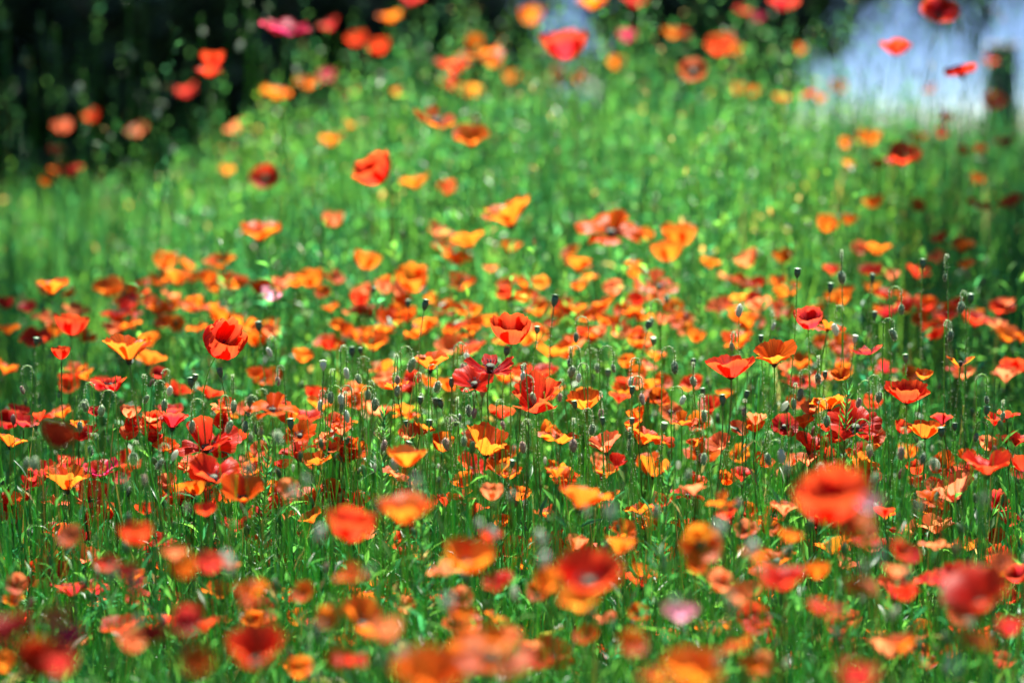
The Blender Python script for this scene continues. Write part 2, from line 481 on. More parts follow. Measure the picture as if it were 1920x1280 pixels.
HERO(1552, 758, 62, 'O', 'w', 4.05, 'orange saucer poppy seen from below with its hanging petal', 'orange saucer poppy', -12, -8)
HERO(1801, 677, 52, 'O', 'v', 4.1, 'pale orange poppy with only two petals left, like a butterfly', 'two-petalled poppy', 0, 0, 0.05)
HERO(1628, 655, 54, 'R', 'star', 4.15, 'vivid red poppy with narrow upright petals', 'narrow-petalled red poppy', 10, -14, None, 1)
HERO(1470, 800, 52, 'R', 'o', 4.0, 'dark red round poppy half behind a blurred bud', 'dark red round poppy', 50, 4)
HERO(762, 856, 82, 'O', 'b', 3.55, 'soft orange bowl poppy in front of the spiky green shoot', 'soft orange bowl poppy', 6, 4)
HERO(385, 830, 88, 'S', 'f', 3.9, 'wide frilled scarlet poppy with many ruffles', 'wide frilled scarlet poppy', 22, -4, None, 2)
HERO(323, 793, 58, 'R', 'w', 3.95, 'maroon shallow poppy seen edge-on', 'maroon edge-on poppy', -2, 3)
HERO(110, 816, 84, 'S', 'c', 3.0, 'blurred scarlet heart-shaped poppy', 'blurred heart-shaped poppy', 5, 14)
HERO(135, 608, 62, 'S', 'c', 4.45, 'upright scarlet poppy with tall standing petals', 'upright scarlet poppy', 4, 6)
HERO(97, 542, 62, 'O', 'w', 4.7, 'orange bowl poppy with a dark bud sticking up through it', 'orange poppy with dark bud', 8, 0)
HERO(488, 437, 80, 'O', 'w', 5.1, 'wide orange poppy with a drooping lower petal on the slope', 'wide drooping orange poppy', 10, 0)
HERO(703, 320, 86, 'S', 'c', 5.0, 'tilted scarlet poppy with glowing orange rim', 'tilted orange-rimmed poppy', 20, -28)
HERO(820, 222, 82, 'O', 'star', 5.3, 'bright orange star-like poppy high on the green bank', 'star-like orange poppy', 34, 10, None, 1)
HERO(885, 263, 70, 'O', 'w', 5.35, 'glossy orange oval poppy below the star-like one', 'glossy oval poppy', 30, -6)
HERO(1060, 82, 98, 'R', 'c', 5.7, 'large dark red cup poppy on the ridge before the bright gap', 'large ridge-top red poppy', 10, -10, None, 0)
HERO(1762, 27, 84, 'R', 'd', 5.3, 'domed deep red poppy high against the blue sky', 'domed red poppy on the sky', -34, 16, None, 0)
HERO(1803, 138, 72, 'S', 'd', 5.3, 'red umbrella-shaped poppy against the pale sky', 'umbrella-shaped red poppy', -20, -12, None, 1)
HERO(1680, 90, 66, 'S', 'b', 5.5, 'scarlet saucer poppy where dark tree meets sky', 'scarlet saucer by the tree edge', -16, 8, None, 4)
HERO(537, 50, 88, 'M', 'f', 5.5, 'ragged crimson pink poppy against the black trees', 'ragged crimson pink poppy', 10, 10, None, 1)
HERO(398, 110, 56, 'S', 'c', 5.7, 'scarlet upright poppy on top of another against the dark trees', 'upper scarlet twin poppy', 4, 0)
HERO(393, 137, 54, 'S', 'w', 5.75, 'wider scarlet poppy just under its twin against the dark trees', None, 4, 0)
HERO(1145, 426, 98, 'O', 'f', 5.0, 'broad two-lobed orange poppy at the foot of the bank', 'two-lobed orange poppy', 22, 0, None, 3)
HERO(955, 410, 92, 'O', 'w', 5.05, 'orange wing-shaped poppy at the foot of the bank', 'wing-shaped orange poppy', 4, -12)
HERO(507, 550, 46, 'K', 'c', 4.75, 'single pale pink poppy among orange ones', 'single pale pink poppy', 5, 20)
HERO(1300, 136, 70, 'P', 'o', 5.6, 'salmon rimmed poppy showing its scarlet middle, high on the bank', 'salmon poppy with scarlet middle', 45, 0)
HERO(1692, 298, 70, 'S', 'w', 5.4, 'scarlet-centred orange poppy on the shaded end of the bank', 'scarlet-centred bank poppy', 25, -5)
HERO(1558, 930, 158, 'S', 'c', 2.75, 'huge blurred orange-red poppy with a pink petal pressed to its side', 'huge blurred orange-red poppy', 20, -6, None, 2)
HERO(1628, 945, 70, 'K', 'v', 2.58, 'blurred pink petals pressed against the huge orange-red poppy', None, 20, 10)
HERO(1590, 978, 96, 'O', 'f', 2.75, 'ragged orange poppy under the huge orange-red one', None, 15, 0)
HERO(1105, 1076, 150, 'S', 'b', 2.8, 'huge blurred scarlet poppy with salmon top, low in the middle', 'huge blurred scarlet poppy', 25, 0, None, 4)
HERO(1090, 1133, 90, 'Y', 'w', 2.85, 'amber poppy directly beneath the huge blurred scarlet one', None, 14, 0)
HERO(880, 1046, 118, 'O', 'b', 2.9, 'blurred orange poppy with pointed side petals', 'blurred pointed orange poppy', 16, 8)
HERO(660, 985, 98, 'S', 'c', 3.0, 'blurred scarlet poppy beside a wide orange one', 'blurred scarlet poppy of the pair', 14, 8)
HERO(758, 965, 108, 'O', 'w', 3.0, 'wide blurred orange poppy touching a scarlet one', 'wide blurred orange poppy of the pair', 10, 0)
HERO(1312, 1020, 94, 'O', 'o', 3.1, 'blurred orange poppy facing us with a dark eye', 'dark-eyed orange poppy', 68, 18)
HERO(480, 1230, 126, 'S', 'w', 2.75, 'broad blurred scarlet-orange saucer near the picture bottom', 'broad scarlet-orange saucer', 18, 4)
HERO(75, 1235, 124, 'S', 'c', 2.5, 'large blurred red poppy in the dark lower corner', 'large blurred corner poppy', 14, 0)
HERO(8, 1190, 110, 'R', 'w', 2.5, 'deep red blurred poppy cut by the picture edge in the lower corner', None, 10, 0)
HERO(128, 1200, 74, 'M', 'w', 2.5, 'crimson blurred poppy leaning on the large corner poppy', None, 10, 10)
HERO(1838, 1122, 146, 'S', 'w', 2.75, 'big blurred red oval poppy in the shaded corner', 'big blurred red oval poppy', 20, -14)
HERO(1275, 1156, 62, 'K', 'w', 2.8, 'small pale pink-white poppy near the ground', 'small pink-white poppy', 16, 0)
HERO(1850, 876, 86, 'S', 'w', 3.7, 'wide red-orange saucer poppy standing above the shaded stems by the right edge', 'wide red-orange saucer', 12, 0)
HERO(255, 998, 76, 'S', 'c', 3.0, 'blurred scarlet barrel poppy among stems', 'blurred barrel poppy', 10, 2)
HERO(392, 1054, 62, 'R', 'c', 2.85, 'blurred deep red cup poppy stuck to an orange cup', 'blurred deep red cup', 12, 6)
HERO(346, 1066, 70, 'O', 'c', 2.85, 'blurred orange cup poppy stuck to a deep red cup', None, 10, -10)
HERO(920, 1216, 140, 'P', 'f', 2.55, 'wide blurred salmon poppy with outflung petals', 'wide blurred salmon poppy', 14, -4)
HERO(1470, 1090, 100, 'S', 'w', 2.95, 'blurred scarlet boat-shaped poppy', 'blurred boat-shaped poppy', 12, -10)
HERO(1005, 757, 84, 'S', 'f', 4.0, 'splayed scarlet poppy with a sheen on its outflung petals', 'splayed scarlet poppy', 26, 0, None, 5)
HERO(1097, 751, 68, 'O', 'b', 4.1, 'crisp orange bowl poppy with one petal held out', 'crisp orange bowl poppy', 8, -4, None, 5)
HERO(807, 683, 62, 'O', 'w', 4.15, 'orange poppy with folded petal next to the nodding hairy bud', 'orange folded-petal poppy', 10, 2)
HERO(912, 842, 72, 'O', 'f', 3.9, 'bright orange ragged poppy above a scarlet one', 'bright orange ragged poppy', 14, 4)
HERO(208, 718, 60, 'S', 'v', 4.1, 'open scarlet poppy spread in a V', 'V-shaped scarlet poppy', 0, 0, 0.1)

PLAIN = '''
620 50 52 R w|350 175 58 R w|118 236 52 P c|172 217 46 S c|518 178 64 O w|575 160 58 O w|612 142 48 M c|443 243 54 P w|260 248 54 P w|622 266 58 O w|135 325 62 R w
85 343 26 O|105 320 34 O|425 325 32 Y|497 334 66 S o|105 283 28 R|625 410 52 P|768 2 60 R w|735 34 60 O w|668 73 52 S c|711 87 54 S c|996 30 64 O c|1110 8 72 O w|1190 4 62 R w
1176 66 50 M c|1260 65 52 O w|1157 117 50 O c|1040 143 52 P o|1085 147 42 P c|897 98 76 O f|925 110 58 O c|855 130 74 S w|842 154 52 S c|957 143 50 Y c|880 166 58 Y f|780 345 62 O w|838 352 44 S c
660 175 46 P|745 175 34 Y|655 235 38 Y|897 230 34 Y|1392 20 42 R|1420 32 42 M|1465 12 64 R w|1283 63 30 S|1350 85 68 S c|1375 92 46 O c|1497 95 36 O c|1573 160 52 R c|1382 165 46 O c|1412 172 42 O c
1463 187 44 O w|1516 178 26 S|1537 187 32 P|1742 165 26 P|1855 118 46 R w|1775 218 34 R|1863 192 58 S o|1630 257 58 O c|1585 272 38 O c|1592 312 30 Y|1647 312 28 O|1720 262 52 O w|1763 252 32 R
1888 268 48 R w|1806 282 26 O|1836 283 28 O|1833 340 38 O c|1838 385 46 S f|1895 384 56 S w|1638 377 48 O c|1720 385 40 O|1550 420 52 O c|1590 415 40 O c
310 490 52 O c|350 498 44 O w|415 495 60 O w|200 545 60 O w|240 540 66 O f|245 562 66 S f|293 530 46 O w|335 525 56 O w|320 553 40 P|437 535 60 O w|490 538 50 O c|582 520 60 O c|605 547 28 O|12 573 42 R c
54 581 42 R w|225 580 66 S f|225 608 64 O f|297 583 56 O w|365 573 44 O c|415 590 54 O c|457 612 48 O f|482 632 56 O c|165 632 34 O|15 620 44 O w|70 636 56 S f|115 667 24 S c|145 690 40 O f|240 662 82 O w
280 676 56 O w|333 733 50 S w|393 738 50 S w|492 713 50 O w|510 760 80 O f|567 672 42 O c|590 735 44 S c|600 763 48 O w|575 787 54 S w|560 812 54 O f|15 788 50 R c|45 793 40 R f|290 796 42 S c
240 818 40 P c|20 830 48 O w|475 855 52 P f|555 848 58 S w|615 838 50 P f
688 487 60 O c|775 525 74 O c|822 437 54 P w|835 465 56 O w|878 453 72 O w|857 490 60 O w|957 467 46 O w|1070 475 44 O w|1085 500 56 O w|985 532 50 O w|865 535 58 O w|920 505 36 P|675 560 46 S c|690 585 54 S w
735 605 58 O w|800 613 52 O w|880 580 46 O c|915 598 46 O c|880 627 46 O w|960 555 40 P|980 560 40 O c|1010 585 50 O w|1055 580 48 S w|1082 582 40 O w|1118 588 44 S w|1105 632 46 O w|1035 658 60 O f|1065 662 54 O f
700 648 58 O w|845 655 54 P w|885 657 54 S w|720 690 46 O f|975 697 50 S c|1020 702 54 S w|845 720 44 O c|765 728 52 S w|700 767 54 P f|755 768 56 O f|1028 735 48 S c|940 777 52 S w|1030 810 48 O c|1052 818 64 O f
930 857 48 S c|1135 838 60 P w|1170 735 48 O w|1160 750 38 S w|1225 748 48 O w|1257 773 50 P o|1205 823 62 O w|1150 540 44 P c|1195 567 48 S w|1210 445 40 O c|1275 440 72 O c|1250 470 66 O c|1186 502 40 O w
1235 530 76 P f|1195 635 40 S c|1230 672 40 O w|1175 683 34 O c|1240 602 38 P c|1210 690 36 P w
1330 497 44 O w|1400 485 54 P c|1470 480 48 O c|1645 470 56 O w|1610 465 38 P|1765 450 40 S w|1805 465 54 O w|1757 487 42 P w|1560 510 40 S w|1635 510 50 S w|1672 520 40 P w|1720 513 50 S w|1810 500 32 O
1395 535 56 P w|1422 537 40 S w|1465 550 56 O f|1350 577 52 P w|1400 603 48 O c|1385 642 66 O w|1305 635 40 O c|1655 556 50 S w|1740 575 46 S w|1665 586 62 R w|1875 583 52 S w|1828 603 56 S w|1750 620 54 S c
1890 632 56 O w|1915 637 30 O w|1590 663 50 O f|1450 670 74 O w|1500 685 44 O f|1660 692 44 R f|1580 700 40 O c|1705 700 40 O o|1490 715 46 S f|1530 715 44 S f|1900 690 48 S f|1635 760 42 S c|1385 803 40 P o
1415 803 34 O c|1315 852 64 O w|1520 838 56 S w|1635 840 38 O f|1430 870 40 O w|1905 830 36 S w|1690 806 34 S c
128 868 54 R c|190 883 66 M w|232 868 50 S f|70 893 50 R c|125 906 76 O w|52 912 36 R w|20 935 56 S f|20 967 50 P c|105 940 42 P f|172 930 66 P c|385 868 44 S f|400 888 84 S f|395 930 50 S c|455 926 84 O w
325 930 50 O c|352 935 34 R w|200 970 38 S c|525 915 46 O c|580 935 64 O w|500 955 54 S f|585 873 40 O f|630 935 34 R c|140 1015 56 R w|155 1045 64 P w|440 988 54 R w|85 1070 64 S f|485 1025 54 O w
415 1112 66 O w|490 1150 70 P o|577 1056 44 O o|135 1108 64 R w|180 1106 56 R w|230 1180 74 S w|40 1162 46 S w|320 1165 58 S f|410 1170 46 P w|350 1210 30 O c
885 873 52 S f|872 905 42 O c|835 943 42 S w|970 1030 58 P o|985 1060 52 O w|1200 1090 68 S w|1060 907 56 O w|1090 940 94 O w|1025 962 46 O w|1050 890 46 O f|1195 967 50 P v|1143 1008 38 R c|1240 943 40 S c|1080 1020 44 O c
1225 885 54 O f|1290 923 50 S f|685 1165 100 O f|865 1175 78 P w|990 1240 58 O w|1035 1225 72 O f|835 1115 50 S f|690 1120 58 O f|790 1050 56 O f|800 1278 150 O w|1170 1163 28 R c|1225 1180 50 P f|1240 1080 44 S f
1610 877 68 O w|1795 895 58 S w|1735 946 50 O c|1790 926 74 P f|1770 870 44 O w|1757 990 66 P w|1660 967 40 O w|1697 996 48 S f|1865 1040 56 S c|1455 1045 78 O f|1562 1030 66 O w|1565 1132 66 O f|1590 1066 40 S f
1680 1112 78 R w|1762 1086 84 R f|1410 1160 76 S o|1340 1182 66 O w|1435 1190 54 R c|1580 1216 60 R o|1592 1165 60 R c|1665 1220 84 P w|1300 1270 130 O w|1390 896 42 S w|1360 902 36 O c|1390 968 34 R|1395 1006 34 R c
1452 967 44 O o|1290 1080 40 O w|1340 1096 40 P w|1375 1086 34 S f|1880 1245 40 R c|1425 1266 46 R f
'''
entries = []
for tok in PLAIN.replace('\n', '|').split('|'):
    t = tok.split()
    if t: entries.append((float(t[0]), float(t[1]), float(t[2]), t[3], t[4] if len(t) > 4 else None))
entries.sort(key=lambda e: -e[2])
N_SINGLE = 300 - len(PROJECTED)
for e in entries[:N_SINGLE]: poppy(*e)
LEFTOVER = entries[N_SINGLE:]
print('poppies', len(PROJECTED), 'left over', len(LEFTOVER))

# the many more poppies, past the three hundred that show largest: one mass
mv, mf, mt, muv, moff = [], [], [], [], 0
def mass_poppy(px, py, wpx, C, shp, g, d=None, cap=1.0):
    global moff
    d, D = solve(px, py, wpx, d=d)
    shp = shp or g.choice(['w', 'b', 'c', 'f', 'o'])
    D *= 1.05 if shp in 'wf' else .94
    lean = g.uniform(35, 60) if shp == 'o' else g.normal() * 14 + 8
    roll = g.normal() * 13
    a = np.array((math.sin(R(roll)), -math.sin(R(lean)), math.cos(R(lean))))
    a /= np.linalg.norm(a)
    top = np.array(ray(px, py, d)) - a * .2 * D
    if top[2] - float(ground(top[0], top[1])) < .12: return
    ps, _ = HEADS[shp][g.integers(len(HEADS[shp]))]
    M = np.array(Matrix.Translation(Vector(top)) @ frame(a, g.uniform(0, 6.28)) @ Matrix.Scale(D, 4))
    c = np.array(COLS[C])
    for x, uv in ps:
        v = x @ M[:3, :3].T + M[:3, 3]
        mv.append(v); mf.append(PF + moff); moff += len(v); muv.append(uv)
        mt.append(np.tile(np.clip(c * g.uniform(.85, 1.1), 0, .9), (len(v), 1)))
    path, b = stem_path(top, a, g, 8)
    v, f = tube(path, .0012, 3)
    mv.append(v); mf.append(f + moff); moff += len(v); muv.append(np.full((len(v), 2), .5))
    mt.append(np.tile(STEM_C[g.integers(4)], (len(v), 1)))
g = np.random.default_rng(99)
for e in LEFTOVER: mass_poppy(*e, g)
# dense orange carpet at the foot of the bank
n = 0
while n < 135:
    px, py = g.uniform(60, 1900), g.uniform(430, 650)
    if py < 500 + 0.00009 * (px - 950) ** 2 * .6: continue
    mass_poppy(px, py, g.uniform(32, 50), g.choice(['O', 'O', 'P', 'Y', 'S'], p=[.46, .14, .24, .1, .06]), None, g); n += 1
# low ones between the stems
for k in range(340):
    px, py = g.uniform(0, 1920), g.uniform(690, 1250)
    edge = abs(px - 960) / 960
    C = g.choice(['O', 'P', 'S', 'R'], p=[.5, .28, .2, .02]) if edge < .6 else g.choice(['O', 'P', 'S', 'R'], p=[.35, .2, .35, .1])
    mass_poppy(px, py, g.uniform(26, 50), C, None, g)
for k in range(150):
    px, py = g.uniform(0, 1920), g.uniform(860, 1275)
    edge = abs(px - 960) / 960
    C = g.choice(['O', 'P', 'S', 'R'], p=[.5, .3, .2, 0]) if edge < .6 else g.choice(['O', 'P', 'S', 'R'], p=[.2, .2, .45, .15])
    mass_poppy(px, py, g.uniform(32, 50), C, None, g, d=g.uniform(.52, .72) / ((py - 229) / FPX))
o = link('more_poppies', mesh_of('more_poppies', np.concatenate(mv), [np.concatenate(mf)], M_PETAL_T, tint=np.concatenate(mt), uv=np.concatenate(muv)))
tag(o, 'smaller orange and scarlet poppies crowding between the larger ones', 'flowers', None, 'stuff')

# ------------------------------------------------------------------ buds and seed heads
bv, bf = lathe([(0, .5), (.10, .47), (.2, .36), (.245, .16), (.25, -.04), (.21, -.26), (.12, -.43), (.05, -.49), (0, -.5)], 10)
def bud_mesh(seed):
    g = np.random.default_rng(seed)
    v = bv.copy(); v[:, :2] *= 1 + .06 * g.normal(size=(len(v), 1))
    k = 260
    zz = g.uniform(-.46, .44, k); aa = g.uniform(0, 6.28, k); rr = .25 * np.sqrt(np.clip(1 - (zz / .5) ** 2, .02, 1))
    p = np.stack([rr * np.cos(aa), rr * np.sin(aa), zz], -1)
    d = np.stack([np.cos(aa), np.sin(aa), g.normal(size=k) * .3 - .25], -1); d /= np.linalg.norm(d, axis=1, keepdims=True)
    L = g.uniform(.08, .17, (k, 1)); s = np.stack([-np.sin(aa), np.cos(aa), 0 * aa], -1) * .008
    hv = np.stack([p * .97 - s, p * .97 + s, p + d * L], 1).reshape(-1, 3)
    hf = np.arange(k * 3).reshape(k, 3) + len(v)
    idx = np.concatenate([np.zeros(len(bf), int), np.ones(k, int)])
    return mesh_of('bud', np.concatenate([v, hv]), [bf, hf], None, mats=[M_BUD, M_HAIR], mat_idx=idx)
BUDS = [bud_mesh(s) for s in range(4)]
pv, pf = lathe([(.05, -.6), (.12, -.52), (.32, -.3), (.43, 0), (.42, .28), (.3, .42), (.26, .46)], 12)
PODS = mesh_of('seed_pod', pv, pf, M_BUD)
kv, kf = lathe([(.2, .455), (.5, .46), (.54, .5), (.5, .54), (.25, .6), (0, .64)], 12)
PODCROWN = mesh_of('pod_crown', kv, kf, M_BUD)
BUD_C = {'g': (.15, .25, .11), 'p': (.27, .17, .12), 'w': (.44, .5, .4), 'd': (.07, .15, .07)}  # the whitish tone puts the glow of backlit hairs into the bud colour
BUD_N = {'g': 'grey-green', 'p': 'purplish', 'w': 'whitish', 'd': 'dark green'}

def nod_path(bud, g, L):
    """stem rising past the bud and hooking over to hang it"""
    hook = g.uniform(.007, .013); az = g.uniform(0, 6.28); drop = L * .5 + g.uniform(.004, .03)
    top = np.array(bud) + [0, 0, drop]
    dx, dy = math.cos(az), math.sin(az) * .6
    pts = [np.array(bud) + [0, 0, L * .46], top - [0, 0, drop * .15]]
    for t in np.linspace(.15, 1, 6):
        a = t * math.pi
        pts.append(top + np.array([dx * hook * (1 - math.cos(a)), dy * hook * (1 - math.cos(a)), hook * math.sin(a)]))
    q = pts[-1]
    bx, by = q[0] + g.normal() * .03, q[1] + g.normal() * .03
    b = np.array([bx, by, float(ground(bx, by)) - .005]); h = q[2] - b[2]
    rise = bez(b, b + [g.normal() * .02, g.normal() * .02, .5 * h], q - [g.normal() * .01, 0, .3 * h], q, 9)
    return np.concatenate([rise, np.array(pts[::-1])[1:]]), b

def bud(px, py, d, c='g', L=None, label=None, nod=True):
    g = np.random.default_rng(int(px * 11 + py * 17))
    L = L or g.uniform(.015, .024)
    P = np.array(ray(px, py, d))
    if P[2] - float(ground(P[0], P[1])) < .1: return
    root = bpy.data.objects.new('poppy_bud', None); root.empty_display_size = .03
    tilt = Euler((g.normal() * .18, g.normal() * .18, g.uniform(0, 6)))
    if nod: path, b = nod_path(P, g, L)
    else:
        path, b = stem_path(P - [0, 0, L * .48], (0, 0, 1), g, 10, .04); tilt = Euler((math.pi + g.normal() * .2, g.normal() * .2, 0))
    root.location = b; col.objects.link(root)
    tag(root, label, 'flower bud', 'poppy buds in the meadow')
    hairy = abs(d - FOCUS) < .4
    sm = STEM_C[g.integers(4)]
    link('stem', stem_mesh(path, b, .0009, hairy, g, sides=4), root, colour=sm)
    o = link('bud', BUDS[g.integers(4)], root, colour=tuple(np.array(BUD_C[c]) * g.uniform(.8, 1.2)))
    o.matrix_local = Matrix.Translation(Vector(P - b)) @ tilt.to_matrix().to_4x4() @ Matrix.Diagonal((L * g.uniform(.85, 1.1), L * g.uniform(.85, 1.1), L, 1))
    if label is None: PROJECTED.append((root, px, py, BUD_N[c], 'nodding bud' if nod else 'upright bud', None))

def pod(px, py, d, c='d', s=None, label=None):
    g = np.random.default_rng(int(px * 5 + py * 23))
    s = s or g.uniform(.0095, .0135)
    P = np.array(ray(px, py, d))
    if P[2] - float(ground(P[0], P[1])) < .1: return
    ax = np.array([g.normal() * .12, g.normal() * .12, 1]); ax /= np.linalg.norm(ax)
    path, b = stem_path(P - ax * s * .55, ax, g, 11, .05)
    root = bpy.data.objects.new('poppy_seed_head', None); root.empty_display_size = .03
    root.location = b; col.objects.link(root)
    tag(root, label, 'seed head', 'poppy seed heads in the meadow')
    link('stem', stem_mesh(path, b, .001, abs(d - FOCUS) < .4, g, sides=4), root, colour=STEM_C[g.integers(4)])
    m = Matrix.Translation(Vector(P - b)) @ frame(ax, g.uniform(0, 6)) @ Matrix.Diagonal((s, s, s * g.uniform(1.1, 1.4), 1))
    k = np.array(BUD_C[c]) * g.uniform(.8, 1.2)
    o = link('pod', PODS, root, colour=tuple(k)); o.matrix_local = m
    o = link('pod_crown', PODCROWN, root, colour=tuple(k * 1.6)); o.matrix_local = m
    if label is None: PROJECTED.append((root, px, py, BUD_N[c], 'seed head', None))

pod(1495, 512, 4.1, 'd', .013, 'tallest dark pointed seed head on a long bristly stem')
pod(797, 572, 4.15, 'd', .013, 'dark seed head on a kinked stem above the hooked buds')
pod(1040, 564, 4.15, 'd', .0135, 'dark seed head on a straight tall stem near the lone red cup poppy')
bud(772, 684, 4.08, 'g', .028, 'long hairy bud hanging beside the orange folded-petal poppy')
bud(1386, 582, 4.15, 'w', .024, 'white fuzzy upright bud above the big scarlet bowl poppy', nod=False)
PODS_AT = '''413 699 4.0|606 685 4.05 w|980 692 4.05|847 718 4.1|788 751 4.05|817 755 4.2|826 757 4.05|805 794 4.0|763 795 4.05|1427 635 4.1|1007 619 4.15 g|950 659 4.1|1078 759 4.0|1185 732 4.0|1215 610 4.3
1557 540 4.3|1635 520 4.4|1730 495 4.3|1698 672 4.1 g|1475 765 4.0|1355 750 4.0|485 612 4.3|366 708 4.0 g|358 717 4.0|1320 780 4.1 g|1636 522 4.4|755 440 4.9 g|765 570 4.5|1318 735 4.1|1547 703 4.1|68 640 4.3|1300 680 4.2|1640 592 4.3|1603 636 4.2 w|905 735 4.1 g
545 795 4.0|1140 700 4.3 g|1185 790 3.9 g|1130 790 3.95|1225 640 4.3 g|700 545 4.6|765 835 3.9|960 870 3.8|1245 800 3.9 g|1820 560 4.3|1765 810 3.9|1850 770 4.0|1790 800 3.9|1400 740 4.0|660 660 4.3|676 658 4.3'''
for tok in PODS_AT.replace('\n', '|').split('|'):
    t = tok.split(); pod(float(t[0]), float(t[1]), float(t[2]), t[3] if len(t) > 3 else 'd')
BUDS_AT = '''745 712 4.05 p|745 733 4.08 g|868 690 4.15 p|865 692 4.2 g|820 725 4.05 g|672 710 4.1 g|703 758 4.0 g|858 787 4.0 d|889 775 4.0 p|879 770 4.05 d|1072 697 4.1 g|1068 680 4.15 d|1080 633 4.15 d|1265 689 4.05 d|1000 747 4.0 g|1127 776 4.0 p
1183 715 4.05 w|1204 748 4.0 p|943 797 3.9 p|980 838 3.9 p|870 827 3.85 g|837 833 3.9 p|720 835 3.9 p|1075 835 3.9 p|1182 832 3.95 g|274 748 4.05 g|308 760 4.05 g|438 762 4.05 g|521 714 4.05 p|318 733 4.1 w|42 731 4.1 p|521 820 3.4 g|490 810 3.7 g|1578 520 4.2 d
1772 520 4.2 d|1690 580 4.15 g|1675 627 4.05 d|1802 576 4.15 d|1782 630 4.1 d|1566 618 4.15 w|1488 757 4.0 g|1534 710 4.05 d|1610 755 4.0 p|1648 744 4.0 g|1372 650 4.1 g|1320 780 4.0 g|1395 773 4.0 p|1300 715 4.1 g|1250 560 4.6 g|505 660 4.2 w|1450 612 4.3 w|1630 845 3.9 p
980 705 3.95 w|1085 708 4.0 w|875 672 4.2 w|650 700 4.1 w|640 750 4.0 w|600 760 4.1 w|1150 690 4.1 g|1220 605 4.4 g|1120 690 4.2 g|1050 745 4.1 p|1110 805 3.95 g|790 745 4.1 g|690 740 4.1 g|650 780 4.0 w|1280 750 4.0 w|1320 860 3.8 g|1440 860 3.8 g|1465 855 3.8 w|1475 880 3.4 g
1540 880 3.6 g|1750 870 3.6 g|1730 860 3.7 d|1850 750 4.0 d|1880 780 4.0 g|1830 820 3.9 d|1690 850 3.7 p|1640 900 3.3 g|780 905 2.7 w|1145 960 2.7 w|740 870 3.6 w|710 950 3.0 g|900 985 3.0 w|925 1000 3.0 w|1015 1010 2.9 w|1020 1050 2.8 w|1350 990 2.7 w|1410 1030 2.8 w|1650 1040 2.7 w
1620 1065 2.8 w|1700 1080 2.8 g|750 1225 2.5 w|720 1240 2.5 g|430 1060 2.8 w|425 1045 2.9 w|65 870 3.4 g|50 868 3.5 g|465 880 3.2 g|235 905 3.0 g|575 900 3.0 w|550 925 2.9 w|210 1075 2.7 g|255 1090 2.6 p|350 955 3.2 p|960 930 3.3 g|600 1000 2.9 w|1265 1130 2.7 w|1790 1250 2.4 w
1350 1240 2.5 g|840 1130 2.6 w|690 1075 2.7 g|1100 960 3.0 g|1290 890 3.4 g|1370 1130 2.6 g|1725 950 3.0 g|1845 935 3.0 g|1230 960 3.4 g|1385 945 3.3 p|160 760 4.0 g|150 800 3.9 d|190 770 4.0 g|170 845 3.8 d|465 770 3.9 d|500 770 4.1 d|480 805 3.9 d|620 745 4.0 g|640 765 4.0 g
270 900 3.5 p|300 870 3.7 d|360 800 3.9 g|430 800 3.9 g|460 800 3.9 d|470 820 3.8 g|250 860 3.8 d|600 1180 2.6 g|120 830 4.0 g|1550 790 4.0 d|1500 740 4.1 d|450 87 6.2 w|380 60 6.2 w|295 215 5.9 w|145 170 6.1 w|235 5 6.2 g|258 12 6.2 g|98 88 6.2 g|75 50 6.2 g|12 50 6.2 g|45 112 6.2 g
150 165 6.0 w|130 178 6.1 g|250 105 6.2 g|465 5 6.3 g|325 283 5.9 w|290 160 6.1 g|470 50 6.2 g|240 90 6.3 g|1800 60 6.2 g|1720 140 6.1 g|1650 160 6.1 w'''
for tok in BUDS_AT.replace('\n', '|').split('|'):
    t = tok.split(); bud(float(t[0]), float(t[1]), float(t[2]), t[3])

# ------------------------------------------------------------------ labels of everything that stands near a landmark flower
ORD = ['first', 'second', 'third', 'fourth', 'fifth', 'sixth', 'seventh', 'eighth', 'ninth', 'tenth', 'eleventh', 'twelfth', 'thirteenth', 'fourteenth']
cells = {}
for root, px, py, cw, noun, note in PROJECTED:
    if root.get('label'): continue
    best = min(LANDMARKS, key=lambda q: (q[0] - px) ** 2 + ((q[1] - py) * 1.15) ** 2)
    dx, dy = px - best[0], py - best[1]
    ang = math.degrees(math.atan2(-dy, dx)) % 360
    k = int((ang + 22.5) // 45) % 8
    where = ['right of', 'above and right of', 'above', 'above and left of', 'left of', 'below and left of', 'below', 'below and right of'][k]
    cells.setdefault((cw, noun, best[2], where), []).append((math.hypot(dx, dy), root, note))
for (cw, noun, lm, where), its in cells.items():
    its.sort(key=lambda t: t[0])
    for i, (_, root, note) in enumerate(its):
        nn = noun if note is None or len(its) > 1 else note + ' ' + noun
        root['label'] = (ORD[i] + ' ' if len(its) > 1 else '') + f'{cw} {nn} {where} the {lm}'

# ------------------------------------------------------------------ leafy masses
class Bag:
    def __init__(s): s.v, s.f4, s.f3, s.t, s.n = [], [], [], [], 0
    def add(s, v, f, t):
        f = np.asarray(f) + s.n
        (s.f4 if f.shape[1] == 4 else s.f3).append(f)
        s.v.append(v); s.t.append(np.broadcast_to(t, (len(v), 3))); s.n += len(v)
    def build(s, name, mat, smooth=True):
        fs = ([np.concatenate(s.f4)] if s.f4 else []) + ([np.concatenate(s.f3)] if s.f3 else [])
        return mesh_of(name, np.concatenate(s.v), fs, mat, tint=np.concatenate(s.t), smooth=smooth)

def unit(v): return v / (np.linalg.norm(v, axis=-1, keepdims=True) + 1e-9)

